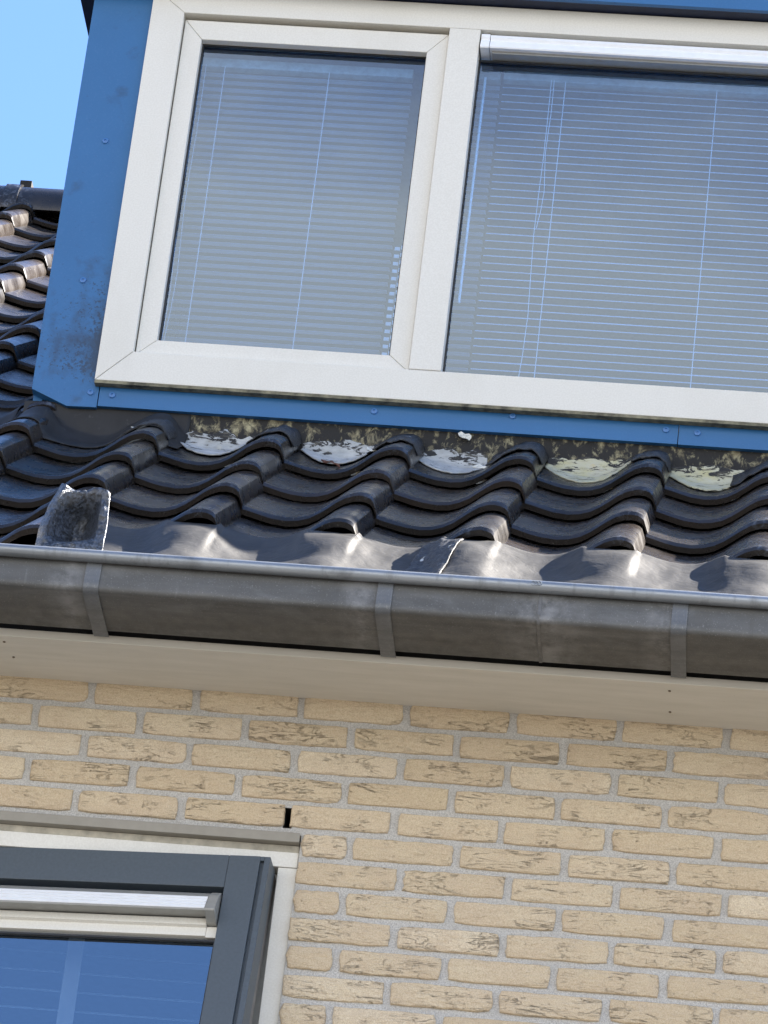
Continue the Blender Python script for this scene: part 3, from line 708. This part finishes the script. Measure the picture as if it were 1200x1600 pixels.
remnant(5, True, 'broad pale yellow flashing strip in the trough right of the middle one', .0, .70, .118, 4, .13)
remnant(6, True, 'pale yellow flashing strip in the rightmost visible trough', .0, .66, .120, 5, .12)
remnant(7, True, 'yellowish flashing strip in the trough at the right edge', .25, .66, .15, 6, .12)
# black bitumen smeared over the rolls between the troughs
def bitumen(col, label, u0=.60, u1=1.04, lo=.165, seed=0):
    base = XO + (col-1)*TW; rows = []; hs = (YF-Y0)/CB
    for j in range(12):
        t = j/11; row = []
        for i in range(21):
            u = u0 + (u1-u0)*i/20; X = base + u*TW
            l0 = lo + .02*noise.noise(Vector((X*40, seed, 1))) + .025*abs(2*i/20-1)
            s = l0 + (hs-l0)*t
            uu = min(u, .999) if u <= 1.0 else u
            h = (prof(uu) if u <= 1 else .006 - (u-1)*.5) - .025*s/GA
            h += .0045 + .004*noise.noise(Vector((X*45, s*38, seed))) + .003*noise.noise(Vector((X*110, s*90, seed)))
            p = W3(X, s, h); p.y = min(p.y, YF-.004); row.append(p)
        rows.append(row)
    o = link('bitumen_patch', MB().grid(rows).mesh('bitumen_patch', BITU, smooth=1.2), None, label, 'bitumen', 'bitumen patches on the tile rolls')
    m_ = o.modifiers.new('thick', 'SOLIDIFY'); m_.thickness = .003; m_.offset = 1
bitumen(1, 'rough black bitumen with white flecks on the tile roll beside the intact lead apron', .58, 1.0, .12, 1)
bitumen(2, 'rough black bitumen on the tile roll left of the dry leaf', .62, 1.0, .15, 2)
bitumen(3, 'rough black bitumen on the tile roll right of the dry leaf', .60, 1.0, .13, 3)
bitumen(4, 'rough black bitumen on the tile roll left of the broad yellow strip', .56, 1.0, .12, 4)
bitumen(5, 'rough black bitumen on the tile roll between the two yellow strips', .70, 1.0, .15, 5)
bitumen(6, 'rough black bitumen on the tile roll right of the second yellow strip', .50, 1.0, .11, 6)
# loose bits: leaf, flakes
def flake(name, p, size, mat, label, cat, seed, rot):
    rg = random.Random(seed); n = 11; v = [(0, 0, size*.10)]
    for i in range(n):
        a = 2*math.pi*i/n; r = size*rg.uniform(.55, 1.0); v.append((r*math.cos(a), r*.6*math.sin(a), size*.22*rg.uniform(-.6, 1)))
    o = link(name, MB().add(v, [(0, i+1, (i+1) % n+1) for i in range(n)]).mesh(name, mat), None, label, cat)
    m_ = o.modifiers.new('thick', 'SOLIDIFY'); m_.thickness = .0015
    o.location = p; o.rotation_euler = rot; return o
def on_tile(X, s, dh=.004): return W3(X, s, htile(X, s)+dh)
WHITE = m_plain('white_flake', (.66, .66, .60), .8, 0, .2, 90, .4)
flake('dry_leaf', on_tile(.425, .100, .010), .030, m_plain('brown_leaf', (.12, .045, .022), .7, 0, .4, 60, .3), 'curled brown dry leaf lying in a tile trough under the dormer', 'leaf', 3, (BETA, .2, .1))
flake('paint_flake', Vector((.717, YF-.012, 1.268)), .020, WHITE, 'cream loose paint flake hanging just under the blue trim', 'flake', 5, (1.3, .3, .1))
flake('paint_flake', on_tile(-.068, .185, .008), .012, WHITE, 'white crumb of coating at the edge of the intact lead apron', 'flake', 8, (BETA, 0, 0))
flake('paint_flake', on_tile(.512, .165, .008), .022, WHITE, 'white torn coating scrap right of the dry leaf', 'flake', 9, (BETA, .1, .4))
flake('paint_flake', on_tile(.775, .125, .010), .026, WHITE, 'white torn coating scrap below the short broken grey flashing', 'flake', 12, (BETA+.3, .1, -.4))

# ------------------------------------------------------------------ lead apron running into the gutter
def eaves(X, t, seed, lift):
    u = (X-XO)/TW; c = prof(u)
    low = sm((.022-c)/.03)                        # 1 in the trough, 0 on the roll
    s_top = -3*GA - .014 + .048*low + .008*noise.noise(Vector((X*7, seed, 2)))
    h_top = min(c + .0055, .012 + .006*noise.noise(Vector((X*5, seed, 8))))
    s = s_top + (-1.50 - s_top)*t
    wob = .5 + .5*math.sin((u-.62)*2*math.pi)
    amp = .031*sm(t/.35)*(1-.55*sm((t-.55)/.45))
    h = h_top*(1-sm(t/.5)) - .030*sm(t/.5) + amp*(wob**1.4) 
    h += .0085*(.35 - abs(noise.noise(Vector((X*8.5, t*2.6, seed+11)))))*sm(t/.25)
    h += .008*sm(t/.3)*noise.noise(Vector((X*6.5, t*1.3, seed))) + .0045*sm(t/.2)*noise.noise(Vector((X*17, t*4, seed+3))) + .0006*noise.noise(Vector((X*55, t*9, seed)))
    p = W3(X, s, h + lift)
    return p
o = sheet('lead_apron', lambda X, t: eaves(X, t, 1, 0), fr_(.05, .815, 130), fr_(0, 1, 44), LEAD, 'wavy black lead sheet dressed into the gutter beside the glittery felt scrap', 'flashing', .002)
o = sheet('lead_apron', lambda X, t: eaves(X, t, 1, .006), fr_(.80, 3.1, 330), fr_(0, 1, 44), LEAD, 'wavy black lead sheet dressed into the gutter right of the bitumen joint', 'flashing', .002)
def joint(X, t):
    q = (X-.735)/.085
    p = eaves(X + .035*(.5-t), .07 + .9*t, 1, .0085)
    n_ = .008*noise.noise(Vector((X*50, t*14, 2))) + .006*noise.noise(Vector((X*95, t*30, 6)))
    n_ = n_*.45 + .003*sm((q-.85)/.15)
    return p + Vector((0, -n_*SB, n_*CB))
sheet('bitumen_patch', joint, fr_(.745, .835, 26), fr_(0, 1, 40), BITU, 'crumpled black bitumen strip over the joint of the two lead sheets above the gutter', 'bitumen', .002)

# ------------------------------------------------------------------ scrap of felt standing in the gutter
def felt(q, t):
    """q across 0..1, t up 0..1"""
    le = [(0, .020), (.28, .002), (.55, .004), (.80, .016), (1, .034)]; ri = [(0, .136), (.3, .146), (.7, .146), (1, .140)]
    def ev(l):
        for i in range(len(l)-1):
            if l[i][0] <= t <= l[i+1][0]:
                k = (t-l[i][0])/(l[i+1][0]-l[i][0]); return l[i][1]*(1-k)+l[i+1][1]*k
    x0, x1 = ev(le), ev(ri)
    x = x0 + (x1-x0)*q
    topz = .352 - .030*q - .012*math.sin(q*6)
    z = .09 + (topz-.09)*t
    hol = math.sin(math.pi*min(1, max(0, (q-.12)/.76)))
    y = -.328 + .040*t + .075*hol*sm((t-.40)/.2)*(1-.85*sm((t-.78)/.2)) - .006*math.sin(math.pi*q)*(1-sm((t-.4)/.2))
    y += .006*noise.noise(Vector((q*6, t*6, 3))) + .003*noise.noise(Vector((q*16, t*18, 9)))
    if q < .12: y += .02*(1-q/.12)
    return Vector((x, y, z))
fe = sheet('felt_scrap', felt, fr_(0, 1, 40), fr_(0, 1, 56), GRAN, 'torn scrap of glittery black roofing felt standing in the gutter', 'roofing felt', .004)

# ------------------------------------------------------------------ lower window
lw = empty('casement_window', (.2, .03, -.6), 'grey casement sash standing ajar in a cream frame below the eaves', 'window')
world_child('lintel_trim', MB().prism([(-.010, -.2838), (.10, -.2838), (.10, -.304), (-.008, -.304)], -2.25, .5868).mesh('lintel_trim', ALU, bevel=.001), lw)
world_child('frame_rail', MB().prism([(.012, -.3045), (.10, -.3045), (.10, -.318), (.018, -.318)], -2.2, .5862).mesh('frame_rail', m_plain('dull_cream', (.50, .46, .37), .6), bevel=.001), lw)
world_child('frame_rail', MB().box(-2.2, .5868, .014, .09, -.3518, -.3185).mesh('frame_rail', CREAM, bevel=.0015), lw)
world_child('frame_stile', MB().box(.5475, .5872, .0165, .09, -1.75, -.3524).mesh('frame_stile', CREAM, bevel=.0015), lw)
world_child('inner_frame', MB().box(.517, .547, .050, .095, -1.75, -.3535).mesh('inner_frame', VENTG, bevel=.001), lw)
world_child('room_lining', MB().add([(-2.2,1.2,-1.75),(.56,1.2,-1.75),(.56,1.2,-.32),(-2.2,1.2,-.32),(-2.2,.1,-1.75),(.56,.1,-1.75),(.56,.1,-.32),(-2.2,.1,-.32)], [(0,1,2,3),(4,5,1,0),(5,6,2,1),(6,7,3,2),(7,4,0,3)]).mesh('room_lining', ROOM), lw)
# sash in its own frame: local x to the right (0 at outer right edge), z up (0 at top), y into the house
th, ph = math.radians(5.5), math.radians(9)
ex = Vector((math.cos(th), -math.sin(th), 0)); n0 = Vector((math.sin(th), math.cos(th), 0)); ez = Vector((0, 0, 1))*math.cos(ph) + n0*math.sin(ph); ey = ez.cross(ex)
SM = Matrix((ex, ey, ez)).transposed().to_4x4(); SM.translation = Vector((.536, -.035, -.351))
sh = link('window_sash', MB().box(-1.2, -.02, .040, .046, -.05, -.03).mesh('window_sash', GREYSASH), lw)
sh.matrix_parent_inverse = Matrix.Translation(-Vector(lw.location)); sh.matrix_basis = SM
def smb(nm, m, mat, bev=.0015): return link(nm, m.mesh(nm, mat, bevel=bev), sh)
SL = -1.55; SBm = -1.25
smb('sash_rail', MB().box(SL, -.0865, .0006, .06, -.077, 0), GREYSASH)
smb('sash_stile', MB().box(-.086, -.0205, 0, .06, SBm, -.0002), GREYSASH)
smb('sash_groove', MB().box(-.0205, -.0125, .010, .06, SBm, -.0102), GREYSASH, 0)
smb('sash_stile', MB().box(-.0125, 0, .0015, .058, SBm, -.0002), GREYSASH)
smb('sash_cap', MB().box(-.0204, -.0126, .0015, .06, -.0100, -.0004), GREYSASH, 0)
smb('sash_stile', MB().box(-.02, -.0015, .0605, .085, SBm, -.003), m_plain('brownish_rebate', (.17, .155, .14), .5))
gzt = -.196
smb('gasket', MB().box(SL, -.0870, .014, .022, gzt-.004, gzt), RUBBER, 0)
smb('gasket', MB().box(-.0905, -.0868, .012, .022, SBm, gzt-.0045), RUBBER, 0)
link('window_pane', MB().box(SL, -.0872, .024, .028, SBm, gzt).mesh('window_pane', GLASS2), sh)
# ventilation grille: dark slot, grey top, ribbed white face, end cap, cream foot
vg = smb('ventilation_grille', MB().prism([(.030, -.089), (.004, -.092), (-.010, -.1075), (-.012, -.1085), (-.030, -.149), (-.0285, -.1515), (.030, -.1445)], SL, -.110), VENTG, 0)
rb = MB()
for k in range(4):
    a = .06 + .235*k; b = a + .205
    def fp(t, o_): return (-.012 + (-.030+.012)*t - o_*.91, -.1085 + (-.149+.1085)*t + o_*.41 - .0)
    rb.prism([fp(a, .0002), fp(a+.02, .0018), fp(b-.02, .0018), fp(b, .0002)], SL, -.1115)
link('grille_face', rb.mesh('grille_face', VENT), vg)
link('end_cap', MB().prism([(.030, -.088), (.002, -.091), (-.014, -.107), (-.034, -.150), (-.032, -.1535), (.0, -.163), (.030, -.165)], -.1098, -.089).mesh('end_cap', VENTG, bevel=.0015), vg)
link('grille_foot', MB().prism([(.030, -.1500), (.006, -.1500), (.004, -.166), (.012, -.169), (.012, -.188), (.030, -.191)], SL, -.1105).mesh('grille_foot', CREAM, bevel=.001), vg)
link('foot_cap', MB().box(-.1103, -.0885, .013, .03, -.191, -.1655).mesh('foot_cap', CREAM, bevel=.001), vg)
lb = empty('venetian_blind', (-.3, .12, -.36), 'venetian blind with wide pale tape behind the blue reflecting lower window', 'blind')
c, s_ = math.cos(math.radians(24)), math.sin(math.radians(24))
slm = MB().prism([(-.022*c, -.022*s_), (0, .002), (.022*c, .022*s_), (.022*c, .0216*s_-.0004), (0, .0014), (-.022*c, -.022*s_-.0006)], -1.6, .50).mesh('slat', SLAT)
for k in range(26):
    o = link('slat', slm, lb); o.location = Vector((0, .15, -.40 - .042*k)) - Vector(lb.location); o.rotation_euler = (random.uniform(-.02, .02), 0, 0)
world_child('ladder_tape', MB().box(.118, .152, .122, .1235, -1.6, -.36).mesh('ladder_tape', CORD), lb)
world_child('head_rail', MB().box(-1.6, .5, .125, .17, -.375, -.335).mesh('head_rail', SLAT), lb)
print('bricks', nb, 'tiles', ntile)
